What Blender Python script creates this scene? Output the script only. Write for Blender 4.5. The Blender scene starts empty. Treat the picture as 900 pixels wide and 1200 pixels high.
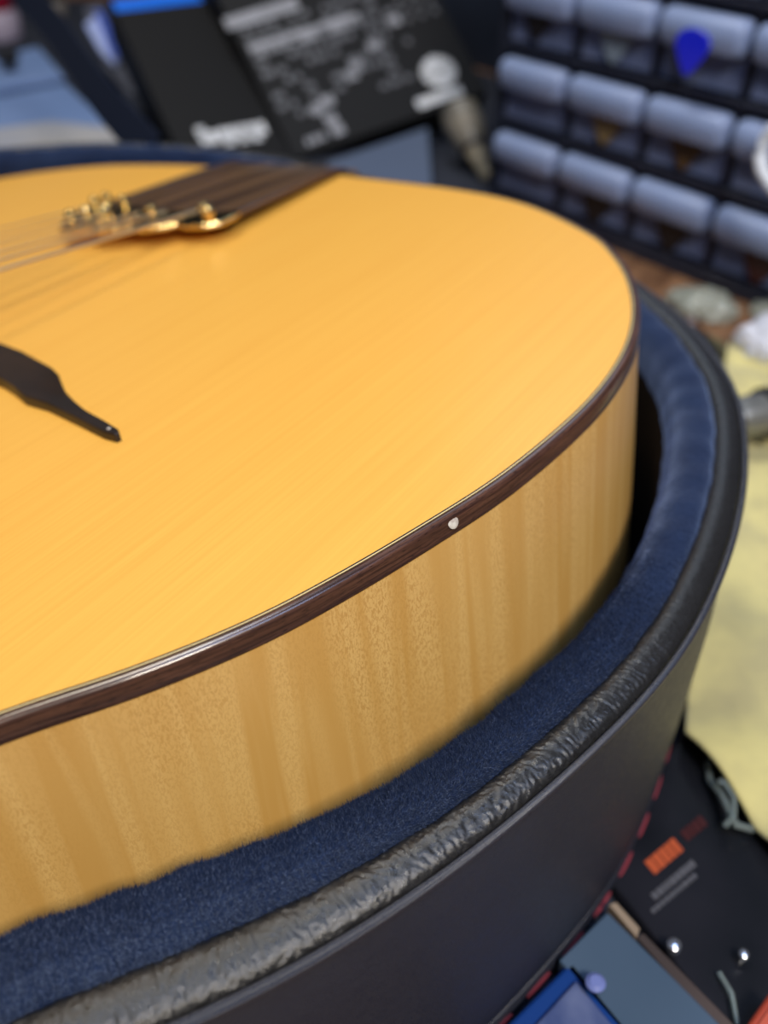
import bpy, bmesh, math, random
import numpy as np
from mathutils import Vector, Matrix

S = 0.01                      # all lengths below are written in centimetres
random.seed(4); rng = np.random.default_rng(4)
scn = bpy.context.scene
COL = scn.collection

# ------------------------------------------------------------------ camera
CAM = np.array([33.42659952, 25.77824351, 13.54624324])
AX = np.array([[-0.53063033, 0.8475303, 0.01112839],      # right
               [0.50929016, 0.32930149, -0.79510003],     # down
               [-0.67753596, -0.41623661, -0.6063762]])   # forward
FOC = 1132.57
cam = bpy.data.cameras.new('camera'); camo = bpy.data.objects.new('camera', cam); COL.objects.link(camo)
cam.sensor_fit = 'VERTICAL'; cam.sensor_height = 36.0; cam.sensor_width = 27.0
cam.lens = FOC / 1200 * 36.0
cam.clip_start = 0.005; cam.clip_end = 50
r, d, f_ = AX
camo.matrix_world = Matrix(((r[0], -d[0], -f_[0], CAM[0]*S), (r[1], -d[1], -f_[1], CAM[1]*S),
                            (r[2], -d[2], -f_[2], CAM[2]*S), (0, 0, 0, 1)))
cam.dof.use_dof = True
cam.dof.focus_distance = 0.176
cam.dof.aperture_fstop = cam.lens / 3.5
scn.camera = camo

# ------------------------------------------------------------------ world, lights, exposure
w = bpy.data.worlds.new('world'); scn.world = w; w.use_nodes = True
w.node_tree.nodes['Background'].inputs[0].default_value = (0.66, 0.76, 1.0, 1)
w.node_tree.nodes['Background'].inputs[1].default_value = 0.10
def area(name, loc, target, size, power, col, sy=None):
    l = bpy.data.lights.new(name, 'AREA'); l.energy = power; l.color = col
    l.shape = 'RECTANGLE'; l.size = size*S; l.size_y = (sy or size)*S
    o = bpy.data.objects.new(name, l); COL.objects.link(o)
    o.location = Vector(loc)*S
    o.rotation_euler = (Vector(target)-Vector(loc)).to_track_quat('-Z', 'Y').to_euler()
    return o
area('ceiling_panel_light', (-5, -46, 135), (22, 10, 0), 38, 7.8, (1.0, 0.90, 0.72), 38)
area('bench_lamp_light', (55, 72, 82), (18, 14, -3), 22, 10.2, (1.0, 0.90, 0.76))
area('cool_strip_light', (22, 42, 52), (-25, 16, -2), 40, 1.9, (0.42, 0.60, 1.0), 16)
area('shelf_side_light', (-10, -20, 110), (-32, -24, -8), 30, 3.6, (0.70, 0.82, 1.0))
area('plush_fill_light', (-32, 0, 40), (10, 19, -2), 26, .35, (0.66, 0.80, 1.0))  # added cool fill to lift the plush sheen, stands for no known lamp
vs = scn.view_settings
vs.view_transform = 'Standard'; vs.look = 'None'; vs.gamma = 1; vs.use_curve_mapping = False
vs.exposure = -0.06

# ------------------------------------------------------------------ helpers
def V(*a): return np.array(a, float)
def at(px, py, z):            # point of a level plane at height z seen at a photograph pixel
    rr = AX.T @ np.array([px-450, py-600, FOC]); t = (z-CAM[2])/rr[2]
    return CAM + rr*t

def tag(o, label=None, cat=None, group=None, kind=None):
    if label: o['label'] = label
    if cat: o['category'] = cat
    if group: o['group'] = group
    if kind: o['kind'] = kind
    return o
def empty(name, loc=(0, 0, 0), rot=(0, 0, 0), parent=None):
    o = bpy.data.objects.new(name, None); COL.objects.link(o)
    o.empty_display_size = 0.02
    o.location = Vector(loc)*S; o.rotation_euler = rot; o.parent = parent
    return o
def mesh_obj(name, verts, faces, mat, parent=None, smooth=False, uvs=None, bevel=0, seg=2, loc=None):
    me = bpy.data.meshes.new(name)
    me.from_pydata([tuple(float(c)*S for c in v) for v in verts], [], [tuple(int(i) for i in f) for f in faces])
    if uvs is not None:
        ul = me.uv_layers.new(name='UVMap')
        li = np.empty(len(me.loops), dtype=np.int32); me.loops.foreach_get('vertex_index', li)
        ul.data.foreach_set('uv', np.asarray(uvs, dtype=np.float32)[li].ravel())
    if smooth: me.polygons.foreach_set('use_smooth', [True]*len(me.polygons))
    me.materials.append(mat)
    me.validate(); me.update()
    o = bpy.data.objects.new(name, me); COL.objects.link(o); o.parent = parent
    if loc is not None: o.location = Vector(loc)*S
    if bevel:
        m = o.modifiers.new('b', 'BEVEL'); m.width = bevel*S; m.segments = seg; m.limit_method = 'ANGLE'
    return o
def bm_obj(name, bm, mat, parent=None, smooth=True, bevel=0, seg=2):
    me = bpy.data.meshes.new(name); bmesh.ops.recalc_face_normals(bm, faces=bm.faces)
    bm.transform(Matrix.Scale(S, 4)); bm.to_mesh(me); bm.free(); me.materials.append(mat)
    if smooth:
        me.polygons.foreach_set('use_smooth', [True]*len(me.polygons))
        me.set_sharp_from_angle(angle=math.radians(38))
    o = bpy.data.objects.new(name, me); COL.objects.link(o); o.parent = parent
    if bevel:
        m = o.modifiers.new('b', 'BEVEL'); m.width = bevel*S; m.segments = seg; m.limit_method = 'ANGLE'
    return o
def frame(o, x, y, z):        # 4x4 from origin and three axes (cm)
    return Matrix(((x[0], y[0], z[0], o[0]), (x[1], y[1], z[1], o[1]), (x[2], y[2], z[2], o[2]), (0, 0, 0, 1)))
def add_box(bm, lo, hi, M=None):
    c = [(lo[i]+hi[i])/2 for i in range(3)]; s = [hi[i]-lo[i] for i in range(3)]
    mt = Matrix.Translation(c) @ Matrix.Diagonal((*s, 1))
    return bmesh.ops.create_cube(bm, size=1, matrix=(M @ mt) if M else mt)['verts']
def box(name, lo, hi, mat, parent=None, M=None, bevel=0.05, seg=2):
    bm = bmesh.new(); add_box(bm, lo, hi, M)
    return bm_obj(name, bm, mat, parent, smooth=True, bevel=bevel, seg=seg)
def prism(name, pts, z0, z1, mat, parent=None, M=None, bevel=0.0, seg=2, top_scale=None):
    bm = bmesh.new()
    lo = [bm.verts.new((p[0], p[1], z0)) for p in pts]
    if top_scale:
        c = np.mean(np.array(pts), 0)
        hi = [bm.verts.new((c[0]+(p[0]-c[0])*top_scale, c[1]+(p[1]-c[1])*top_scale, z1)) for p in pts]
    else:
        hi = [bm.verts.new((p[0], p[1], z1)) for p in pts]
    n = len(pts)
    bm.faces.new(lo[::-1]); bm.faces.new(hi)
    for i in range(n): bm.faces.new((lo[i], lo[(i+1) % n], hi[(i+1) % n], hi[i]))
    if M: bm.transform(M)
    return bm_obj(name, bm, mat, parent, True, bevel, seg)
def lathe(name, prof, mat, parent=None, M=None, n=24):
    vs_, fs = [], []
    for (rr, z) in prof:
        for k in range(n):
            a = 2*math.pi*k/n; vs_.append((rr*math.cos(a), rr*math.sin(a), z))
    for i in range(len(prof)-1):
        for k in range(n):
            a, b = i*n+k, i*n+(k+1) % n; fs.append((a, b, b+n, a+n))
    fs.append(tuple(range(n))[::-1]); fs.append(tuple(range((len(prof)-1)*n, len(prof)*n)))
    bm = bmesh.new(); bv = [bm.verts.new(v) for v in vs_]
    for f in fs:
        bm.faces.new([bv[i] for i in f])
    if M: bm.transform(M)
    return bm_obj(name, bm, mat, parent, True)
def tube_bm(bm, pts, rad, n=10):
    pts = [Vector(p) for p in pts]; rings = []
    rads = rad if hasattr(rad, '__len__') else [rad]*len(pts)
    up = Vector((0, 0, 1))
    for i, p in enumerate(pts):
        t = (pts[min(i+1, len(pts)-1)]-pts[max(i-1, 0)]).normalized()
        x = t.cross(up)
        if x.length < 1e-3: x = t.cross(Vector((1, 0, 0)))
        x.normalize(); y = x.cross(t)
        rings.append([bm.verts.new(p+(x*math.cos(2*math.pi*k/n)+y*math.sin(2*math.pi*k/n))*rads[i]) for k in range(n)])
    for a, b in zip(rings[:-1], rings[1:]):
        for k in range(n): bm.faces.new((a[k], a[(k+1) % n], b[(k+1) % n], b[k]))
    bm.faces.new(rings[0][::-1]); bm.faces.new(rings[-1])
def tube(name, pts, rad, mat, parent=None, n=10):
    bm = bmesh.new(); tube_bm(bm, pts, rad, n); return bm_obj(name, bm, mat, parent)

# ------------------------------------------------------------------ materials
def mat(name, col, rough=0.5, metal=0.0, **kw):
    m = bpy.data.materials.new(name); m.use_nodes = True
    b = m.node_tree.nodes['Principled BSDF']
    b.inputs['Base Color'].default_value = (*col, 1); b.inputs['Roughness'].default_value = rough
    b.inputs['Metallic'].default_value = metal
    for k, v in kw.items(): b.inputs[k.replace('_', ' ')].default_value = v
    return m
class NT:
    def __init__(s, m): s.m = m; s.t = m.node_tree; s.b = s.t.nodes['Principled BSDF']
    def n(s, t, **kw):
        x = s.t.nodes.new(t)
        for k, v in kw.items():
            if k in x.inputs: x.inputs[k].default_value = v
            else: setattr(x, k, v)
        return x
    def l(s, a, b): s.t.links.new(a, b)
    def coord(s, kind='Object', scale=(1, 1, 1), rot=(0, 0, 0)):
        tc = s.n('ShaderNodeTexCoord'); mp = s.n('ShaderNodeMapping')
        mp.inputs['Scale'].default_value = scale; mp.inputs['Rotation'].default_value = rot
        s.l(tc.outputs[kind], mp.inputs['Vector']); return mp.outputs[0]
    def noise(s, vec, scale, detail=3, rough=0.5, dist=0.0):
        x = s.n('ShaderNodeTexNoise'); x.inputs['Scale'].default_value = scale; x.inputs['Detail'].default_value = detail
        x.inputs['Roughness'].default_value = rough; x.inputs['Distortion'].default_value = dist
        s.l(vec, x.inputs['Vector']); return x.outputs['Fac']
    def ramp(s, fac, stops):
        x = s.n('ShaderNodeValToRGB'); e = x.color_ramp.elements
        while len(e) < len(stops): e.new(0.5)
        for q, (p, c) in zip(e, stops):
            q.position = p; q.color = (*c, 1) if len(c) == 3 else c
        s.l(fac, x.inputs[0]); return x.outputs[0]
    def math(s, op, a, b=None):
        x = s.n('ShaderNodeMath', operation=op)
        for i, v in enumerate((a, b)):
            if v is None: continue
            if isinstance(v, (int, float)): x.inputs[i].default_value = v
            else: s.l(v, x.inputs[i])
        return x.outputs[0]
    def mix(s, fac, a, b, mode='MIX'):
        x = s.n('ShaderNodeMix', data_type='RGBA', blend_type=mode)
        for i, v in ((0, fac), (6, a), (7, b)):
            if isinstance(v, (int, float)): x.inputs[i].default_value = v
            elif isinstance(v, tuple): x.inputs[i].default_value = (*v, 1)
            else: s.l(v, x.inputs[i])
        return x.outputs[2]
    def bump(s, h, strength, dist, prev=None):
        x = s.n('ShaderNodeBump'); x.inputs['Strength'].default_value = strength; x.inputs['Distance'].default_value = dist*S
        s.l(h, x.inputs['Height'])
        if prev is not None: s.l(prev, x.inputs['Normal'])
        return x.outputs[0]
    def set(s, k, v): s.l(v, s.b.inputs[k])

def m_spruce():
    m = mat('spruce_top', (0.8, .45, .1), 0.40, Coat_Weight=0.18, Coat_Roughness=0.25); t = NT(m)
    v = t.coord('Object', (2.0, 60, 60))
    g = t.noise(v, 14, 2, .5, .0)
    v2 = t.coord('Object', (1.2, 8, 8)); g2 = t.noise(v2, 9, 3)
    ln = t.ramp(t.noise(t.coord('Object', (3, 900, 3)), 1.0, 3, .6), [(.42, (0, 0, 0)), (.66, (1, 1, 1))])
    a = t.mix(g, (0.84, 0.405, 0.060), (0.93, 0.50, 0.085))
    a = t.mix(t.math('MULTIPLY', ln, .34), a, (0.76, 0.32, 0.035))
    a = t.mix(t.math('MULTIPLY', g2, .35), a, (0.90, 0.48, 0.075))
    t.set('Base Color', a)
    fine = t.noise(t.coord('Object', (60, 300, 300)), 12, 2)
    t.set('Normal', t.bump(fine, .12, .004))
    return m
def m_maple():
    m = mat('flamed_maple', (.7, .42, .14), 0.36, Coat_Weight=0.4, Coat_Roughness=0.2); t = NT(m)
    # uv is metres: x along the rib, y up
    v = t.coord('UV', (120, 5.5, 1), (0, 0, .10)); f = t.noise(v, 1.35, 2.5, .5, .9)
    fl = t.ramp(f, [(.38, (0, 0, 0)), (.60, (1, 1, 1))])
    a = t.mix(fl, (0.69, 0.375, 0.085), (0.84, 0.525, 0.165))
    big = t.noise(t.coord('UV', (14, 10, 1)), 1.2, 2)
    a = t.mix(t.math('MULTIPLY', big, .5), a, (0.70, 0.42, 0.14))
    po = t.noise(t.coord('UV', (2300, 900, 1), (0, 0, .25)), 1.0, 3, .6, .8)
    pm = t.ramp(po, [(.47, (0, 0, 0)), (.58, (1, 1, 1))])
    patch = t.ramp(t.noise(t.coord('UV', (35, 16, 1)), 1.0, 2), [(.42, (0, 0, 0)), (.58, (1, 1, 1))])
    a = t.mix(t.math('MULTIPLY', t.math('MULTIPLY', pm, t.math('ADD', t.math('MULTIPLY', patch, .5), t.math('MULTIPLY', fl, .5))), .55), a, (0.50, 0.235, 0.045))
    t.set('Base Color', a)
    return m
def m_rosewood(name='rosewood_binding'):
    m = mat(name, (.06, .03, .02), 0.28, Coat_Weight=0.6, Coat_Roughness=0.1); t = NT(m)
    s = t.noise(t.coord('UV', (60, 1800, 1)), 1.0, 3, .6, .3)
    a = t.mix(t.ramp(s, [(.35, (0, 0, 0)), (.68, (1, 1, 1))]), (0.030, 0.013, 0.010), (0.125, 0.055, 0.033))
    p = t.noise(t.coord('UV', (500, 5000, 1)), 1.0, 1)
    a = t.mix(t.ramp(p, [(.60, (0, 0, 0)), (.7, (1, 1, 1))]), a, (0.012, 0.006, 0.005))
    t.set('Base Color', a); return m
def m_ebony():
    m = mat('dark_bridge_wood', (.02, .012, .008), 0.38, Coat_Weight=.08, Coat_Roughness=.25); t = NT(m)
    s = t.noise(t.coord('Object', (60, 30, 60)), 4, 3)
    t.set('Base Color', t.mix(s, (0.006, 0.004, 0.003), (0.026, 0.014, 0.010))); return m
def m_strip():
    m = mat('striped_tailpiece_wood', (.08, .04, .02), 0.30, Coat_Weight=.5, Coat_Roughness=.2); t = NT(m)
    s = t.noise(t.coord('Object', (4, 90, 10)), 1.2, 3)
    t.set('Base Color', t.mix(t.ramp(s, [(.4, (0, 0, 0)), (.6, (1, 1, 1))]), (0.03, 0.016, 0.012), (0.17, 0.09, 0.04))); return m
def m_vinyl(name, c0, c1, sc, st, rough=.38, coat=.25, dist=.05):
    m = mat(name, c0, rough, Coat_Weight=coat, Coat_Roughness=.3); t = NT(m)
    v = t.coord('Object', (1, 1, 1))
    a = t.noise(v, sc, 4, .6, 1.8)
    vo = t.n('ShaderNodeTexVoronoi', feature='DISTANCE_TO_EDGE'); vo.inputs['Scale'].default_value = sc*1.6
    t.l(t.mix(.35, v, t.n('ShaderNodeTexNoise', Scale=sc*.8).outputs['Color']), vo.inputs['Vector'])
    h = t.math('ADD', t.math('MULTIPLY', a, 1.0), t.math('MINIMUM', t.math('MULTIPLY', vo.outputs[0], 1.8), .35))
    bn = t.bump(h, st, dist); t.set('Normal', bn); t.set('Coat Normal', bn)
    t.set('Base Color', t.mix(t.noise(v, 30, 3), c0, c1))
    t.set('Roughness', t.ramp(a, [(.3, (rough+.12,)*3), (.7, (rough-.08,)*3)]))
    return m
def m_plush(name='blue_plush', pile=False):
    m = mat(name, (.02, .05, .16), 0.9, Sheen_Weight=0.7, Sheen_Roughness=.4); t = NT(m)
    m.node_tree.nodes['Principled BSDF'].inputs['Sheen Tint'].default_value = (.45, .60, 1.0, 1)
    m.node_tree.nodes['Principled BSDF'].inputs['Specular IOR Level'].default_value = .15
    a = t.noise(t.coord('Object'), 70, 4, .6); b = t.noise(t.coord('Object'), 900, 2)
    c = t.mix(t.ramp(a, [(.35, (0, 0, 0)), (.65, (1, 1, 1))]), *(((0.0028, 0.0062, 0.022), (0.0065, 0.014, 0.043)) if pile else ((0.0035, 0.008, 0.027), (0.009, 0.019, 0.052))))
    c = t.mix(t.math('MULTIPLY', b, .35), c, (0.018, 0.038, 0.105))
    t.set('Base Color', c)
    if not pile: t.set('Normal', t.bump(t.math('ADD', b, a), .6, .05))
    return m
def m_bench():
    m = mat('brown_bench_wood', (.2, .1, .05), .5); t = NT(m)
    a = t.noise(t.coord('Object', (2, 14, 2), (0, 0, .34)), 6, 4, .6)
    c = t.mix(t.ramp(a, [(.3, (0, 0, 0)), (.7, (1, 1, 1))]), (0.085, 0.036, 0.016), (0.30, 0.155, 0.075))
    t.set('Base Color', c); t.set('Normal', t.bump(a, .3, .05)); return m
def m_cloth():
    m = mat('yellow_cloth', (.75, .66, .24), .85, Sheen_Weight=.3); t = NT(m)
    a = t.noise(t.coord('Object'), 22, 4, .6)
    c = t.mix(t.ramp(a, [(.35, (0, 0, 0)), (.62, (1, 1, 1))]), (0.48, 0.42, 0.20), (0.72, 0.63, 0.25))
    b = t.noise(t.coord('Object'), 8, 3, .5)
    c = t.mix(t.math('MULTIPLY', t.ramp(b, [(.52, (0, 0, 0)), (.68, (1, 1, 1))]), .75), c, (0.30, 0.27, 0.14))
    t.set('Base Color', c); t.set('Normal', t.bump(a, .8, .3)); return m
def m_mottle(name, c0, c1, sc, rough=.5, **kw):
    m = mat(name, c0, rough, **kw); t = NT(m)
    a = t.noise(t.coord('Object'), sc, 3)
    t.set('Base Color', t.mix(t.ramp(a, [(.35, (0, 0, 0)), (.65, (1, 1, 1))]), c0, c1)); return m

SPRUCE, MAPLE, ROSE, EBONY, STRIP = m_spruce(), m_maple(), m_rosewood(), m_ebony(), m_strip()
GOLD = mat('gold_plate', (0.88, 0.66, 0.30), .16, 1.0)
BRONZE = mat('wound_string', (0.80, 0.66, 0.45), .35, .9)
PEARL = m_mottle('pearl_dot', (0.75, 0.70, 0.60), (0.50, 0.42, 0.36), 900, .25)
CREAM = mat('cream_line', (.72, .56, .26), .4); BLACK = mat('black_line', (.012, .010, .008), .4)
VINYL_RIM = m_vinyl('black_grained_vinyl_rim', (.010, .010, .010), (.018, .017, .017), 700, .25, .30, .0, .006)
VINYL_RIM.node_tree.nodes['Principled BSDF'].inputs['Specular IOR Level'].default_value = .75
VINYL_WALL = m_vinyl('black_vinyl_wall', (.016, .019, .034), (.026, .030, .050), 420, .5, .44, .15)
PIPING = m_vinyl('black_piping_vinyl', (.016, .018, .028), (.03, .034, .05), 500, .3, .3, .4)
DKPL = m_mottle('painted_shade_lining', (.010, .009, .010), (.018, .015, .015), 60, .95, Specular_IOR_Level=.1)  # plush darkened to brown-black: shade of the gap is put into the colour
PLUSH, PILE = m_plush(), m_plush('blue_plush_pile', True)
RED_THREAD = mat('red_thread', (.26, .03, .045), .85)
BENCH, CLOTH = m_bench(), m_cloth()
WALL = m_mottle('dark_navy_wall', (.006, .010, .022), (.012, .020, .040), 12, .7)
CAB = mat('navy_black_plastic', (.010, .013, .026), .45)
FRONT = m_mottle('smoky_clear_drawer_plastic', (.15, .19, .33), (.22, .26, .42), 30, .35, Transmission_Weight=.15, IOR=1.2)
LIP = m_mottle('frosted_drawer_lip', (.25, .33, .54), (.31, .38, .58), 25, .42, Transmission_Weight=.12)
DARK = mat('black_plastic', (.008, .008, .009), .4)
CARTON = mat('black_carton', (.007, .007, .008), .6, Specular_IOR_Level=.2)
def stipple(name, c): return m_mottle(name, c, tuple(x*.8 for x in c), 60, .5)
PRINT = stipple('grey_print', (.30, .30, .33)); PRINT2 = stipple('dim_grey_print', (.12, .12, .135))
WHITE = stipple('white_print', (.72, .73, .76)); BLUE = mat('blue_print', (.004, .16, .80), .35)
ORANGE = stipple('orange_print', (.55, .10, .03))

# ------------------------------------------------------------------ outlines
def spline(pts, n=480, smooth=3):
    P = np.array(pts, float); N = len(P); out = []
    for i in range(N):
        p0, p1, p2, p3 = P[i-1], P[i], P[(i+1) % N], P[(i+2) % N]
        for t in np.linspace(0, 1, 24, endpoint=False):
            out.append(.5*((2*p1)+(-p0+p2)*t+(2*p0-5*p1+4*p2-p3)*t*t+(-p0+3*p1-3*p2+p3)*t**3))
    out = np.array(out)
    def res(o):
        d = np.r_[0, np.cumsum(np.linalg.norm(np.diff(np.r_[o, o[:1]], axis=0), axis=1))]
        q = np.linspace(0, d[-1], n, endpoint=False); oo = np.r_[o, o[:1]]
        return np.c_[np.interp(q, d, oo[:, 0]), np.interp(q, d, oo[:, 1])], d[-1]
    o, L = res(out)
    for _ in range(smooth): o = (np.roll(o, 1, 0)+2*o+np.roll(o, -1, 0))/4
    return res(o)
def normals(o):               # outward
    t = np.roll(o, -1, 0)-np.roll(o, 1, 0); t /= np.linalg.norm(t, axis=1)[:, None]
    n = np.c_[t[:, 1], -t[:, 0]]
    if ((o-o.mean(0))*n).sum() < 0: n = -n
    return n
near = [(0.0, 0.6), (0.5, 4.6), (1.15, 9.1), (2.3, 12.5), (4.7, 15.8), (6.2, 17.1), (7.8, 18.15), (9.8, 19.1), (11.9, 19.75),
        (14, 20.05), (16.1, 20.05), (18.8, 19.72), (20.9, 19.2), (22.9, 18.6), (24.6, 17.95), (26.4, 16.95), (28.2, 15.7),
        (30.5, 14.5), (33, 13.9), (36, 14.0), (39, 14.2), (42, 13.6), (45, 11.2), (46.8, 7.5), (47.4, 3)]
far = [(0.2, -3.0), (0.45, -6.6), (1.25, -10.1), (3.1, -12.9), (5.2, -15.0), (8, -17.3), (11.5, -18.9), (15.5, -19.6), (19.5, -19.2), (23.5, -18),
       (28.2, -15.7), (31, -14.4), (33, -13.9), (36, -14.0), (39, -14.2), (42, -13.6), (45, -11.2), (46.8, -7.5), (47.4, -3)]
BODY, BL = spline(near + far[::-1]); BODY = BODY+normals(BODY)*.17; BN = normals(BODY)
rim_pts = [(-3.9, -1), (-3.3, 5), (-1.9, 11), (0.3, 15.8), (2.1, 18.2), (4.4, 20.2), (6.8, 21.7), (9.9, 22.7), (11.8, 23.15), (14.5, 23.5), (18, 23.6),
           (19.9, 23.25), (21.9, 22.8), (24.4, 22.1), (26.1, 21.45), (28.2, 20.5), (29.4, 19.75), (31.2, 18.35), (33, 17.6), (36, 17.2), (40, 17.2), (44, 15.9), (48, 13), (50.4, 8), (51, 0),
           (50.4, -8), (48, -13.5), (44, -16.5), (40, -17.5), (36, -17.3), (33, -17.2), (29.5, -18.6), (25, -21), (20, -22.6), (15, -22.8), (10, -21.2), (6, -18.3),
           (3.0, -15.3), (-0.3, -12.3), (-2.5, -8.9), (-3.75, -4.5)]
RIM, RL = spline(rim_pts, 560, 60); RIM = RIM+normals(RIM)*.10; RN = normals(RIM)
kk_ = np.clip((RIM[:, 0]-23)/7, 0, 1)*(RIM[:, 1] > 0)*np.clip((40-RIM[:, 0])/5, 0, 1); RN = RN*(1+.30*kk_*kk_*(3-2*kk_))[:, None]   # the roll of the rim widens towards the waist

def sweep(name, path, nrm, L, prof, m, parent, closed_prof=False, smooth=True, wob=None):
    """prof: list of (offset outward, z)."""
    n, k = len(path), len(prof); prof = np.array(prof, float)
    pl = np.r_[0, np.cumsum(np.linalg.norm(np.diff(prof, axis=0), axis=1))]
    verts, uvs, faces = [], [], []
    for i in range(n+1):
        j = i % n
        for q in range(k):
            off, z = prof[q]
            if wob is not None:
                a, b = wob(i*L/n, q); off += a*(1 if j or True else 0); z += b
            p = path[j]+nrm[j]*off
            verts.append((p[0], p[1], z)); uvs.append((i*L/n*S, pl[q]*S))
    kk = k if closed_prof else k-1
    for i in range(n):
        for q in range(kk):
            a, b = i*k+q, i*k+(q+1) % k
            faces.append((a, a+k, b+k, b))
    return mesh_obj(name, verts, faces, m, parent, smooth, uvs)

# ------------------------------------------------------------------ setting
BZ = -10.5
bench = box('floor', (-140, -140, BZ-4), (70, 75, BZ), BENCH, bevel=0)
bench.name = 'bench_top'; tag(bench, kind='structure')
CA = V(-25.33, 6.82, BZ); CE = V(.32734, .94491, 0); CN = V(-.94491, .32734, 0)*-1   # cabinet: origin, right, towards the camera
CM = frame(CA, (CE[0], CE[1], 0), (-CN[0], -CN[1], 0), (0, 0, 1))                      # x right, y back, z up
wall = box('wall_back', (-160, 26, -4), (140, 30, 110), WALL, M=CM, bevel=0); tag(wall, kind='structure')

# ------------------------------------------------------------------ guitar
PHI = math.atan(.13)
guitar = empty('guitar', (0, 0, 0), (PHI, 0, 0))
tag(guitar, 'blonde acoustic jazz guitar with flamed maple sides and dark binding lying in the blue-lined case', 'guitar')
GD = 7.0
def ngon_slab(name, path, z0, z1, m, parent):
    n = len(path); bm = bmesh.new()
    a = [bm.verts.new((p[0], p[1], z0)) for p in path]; b = [bm.verts.new((p[0], p[1], z1)) for p in path]
    bm.faces.new(b); bm.faces.new(a[::-1])
    for i in range(n): bm.faces.new((a[i], a[(i+1) % n], b[(i+1) % n], b[i]))
    return bm_obj(name, bm, m, parent, True)
ngon_slab('soundboard', BODY+BN*-.235, -.28, 0.0, SPRUCE, guitar)
ngon_slab('back', BODY+BN*-.02, -GD-.3, -GD, MAPLE, guitar)
sweep('side', BODY, BN, BL, [(-.02, -GD), (-.005, -GD*.5), (-.02, -.44)], MAPLE, guitar)
sweep('purfling', BODY, BN, BL, [(-.24, -.1), (-.24, .004), (-.20, .004), (-.20, -.1)], BLACK, guitar, smooth=False)
p2 = sweep('purfling', BODY, BN, BL, [(-.20, -.1), (-.20, .006), (-.175, .004), (-.175, -.1)], CREAM, guitar, smooth=False)
p2['label'] = 'thin cream line'
sweep('binding', BODY, BN, BL, [(-.175, -.12), (-.175, .003), (-.12, .002), (-.07, -.006), (-.038, -.020), (-.014, -.044), (0, -.075), (.006, -.12), (.006, -.42), (0, -.45), (-.05, -.46)], ROSE, guitar)
# pearl dot let into the binding
i0 = int(np.argmin(((BODY-V(20.55, 19.3))**2).sum(1))); pc, nn = BODY[i0], BN[i0]
qn = V(nn[0]*.94, nn[1]*.94, .34)
dm = frame((pc[0]+nn[0]*.012, pc[1]+nn[1]*.012, -.16), (-nn[1], nn[0], 0), tuple(np.cross(qn, (-nn[1], nn[0], 0))), tuple(qn))
lathe('side_dot', [(.13, -.06), (.13, .002), (.11, .012), (0.02, .016)], PEARL, guitar, dm, 24)['label'] = 'round pearl dot set in the dark binding'

# bridge and its pointed moustache ends
m_out = [(18.39, 3.92), (18.54, 5.01), (18.96, 6.69), (19.19, 7.22), (19.45, 7.6), (19.82, 8.17), (20.1, 8.8), (20.37, 9.5), (20.59, 10.4), (20.76, 10.99), (20.87, 11.13), (20.98, 11.09),
         (20.97, 10.67), (20.72, 9.43), (20.50, 8.25), (20.47, 7.4), (20.2, 6.63), (20.0, 5.91), (19.9, 4.4), (19.8, 3.0), (18.5, 3.0)]
def moustache(name, pts):
    bm = bmesh.new(); n = len(pts); c = np.array(pts)
    lo, mid, hi = [], [], []
    cx = 19.7
    for p in pts:
        h = .34-.016*(abs(p[1])-3)
        lo.append(bm.verts.new((p[0], p[1], 0))); mid.append(bm.verts.new((p[0], p[1], h-.05)))
        yy = 7; q = np.array(p); ctr = np.array([19.4+(abs(p[1])-3)*.17, p[1]*.985]); q = ctr+(q-ctr)*.86
        hi.append(bm.verts.new((q[0], q[1], h)))
    for a, b in ((lo, mid), (mid, hi)):
        for i in range(n): bm.faces.new((a[i], a[(i+1) % n], b[(i+1) % n], b[i]))
    bm.faces.new(hi); bm.faces.new(lo[::-1])
    return bm_obj(name, bm, EBONY, guitar)
moustache('bridge_end', m_out)
moustache('bridge_end', [(a, -b) for a, b in m_out])
br = prism('bridge', [(18.6, -3.0), (19.7, -3.0), (19.7, 3.3), (18.6, 3.3)], 0, 1.0, EBONY, guitar, bevel=.12)
prism('saddle', [(19.0, -2.8), (19.35, -2.8), (19.35, 3.1), (19.0, 3.1)], .95, 1.9, EBONY, br, bevel=.08)
e_dot = lathe('bridge_pin', [(.045, 0), (.045, .02), (.02, .03)], PEARL, guitar, Matrix.Translation((20.83, 10.75, .21)), 12)
e_dot['label'] = 'tiny pale dot at the tip of the dark bridge end'

# tailpiece
tp = empty('tailpiece', parent=guitar)
def ruled(name, A, B, za, zb, th, m, parent, bevel=.04):
    bm = bmesh.new(); n = len(A); T_, Bt = [], []
    for arr, zz, dst in ((A, za, 0), (B, zb, 1)):
        T_.append([bm.verts.new((p[0], p[1], z)) for p, z in zip(arr, zz)])
        Bt.append([bm.verts.new((p[0], p[1], z-th)) for p, z in zip(arr, zz)])
    for i in range(n-1):
        bm.faces.new((T_[0][i], T_[0][i+1], T_[1][i+1], T_[1][i])); bm.faces.new((Bt[0][i], Bt[1][i], Bt[1][i+1], Bt[0][i+1]))
        bm.faces.new((T_[0][i], Bt[0][i], Bt[0][i+1], T_[0][i+1])); bm.faces.new((T_[1][i], T_[1][i+1], Bt[1][i+1], Bt[1][i]))
    bm.faces.new((T_[0][0], T_[1][0], Bt[1][0], Bt[0][0])); bm.faces.new((T_[0][-1], Bt[0][-1], Bt[1][-1], T_[1][-1]))
    return bm_obj(name, bm, m, parent, True, bevel)
us = [-.25, 0.3, 2, 4, 6, 8.3]
za = [.12, .30, .42, .5, .58, .66]
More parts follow.
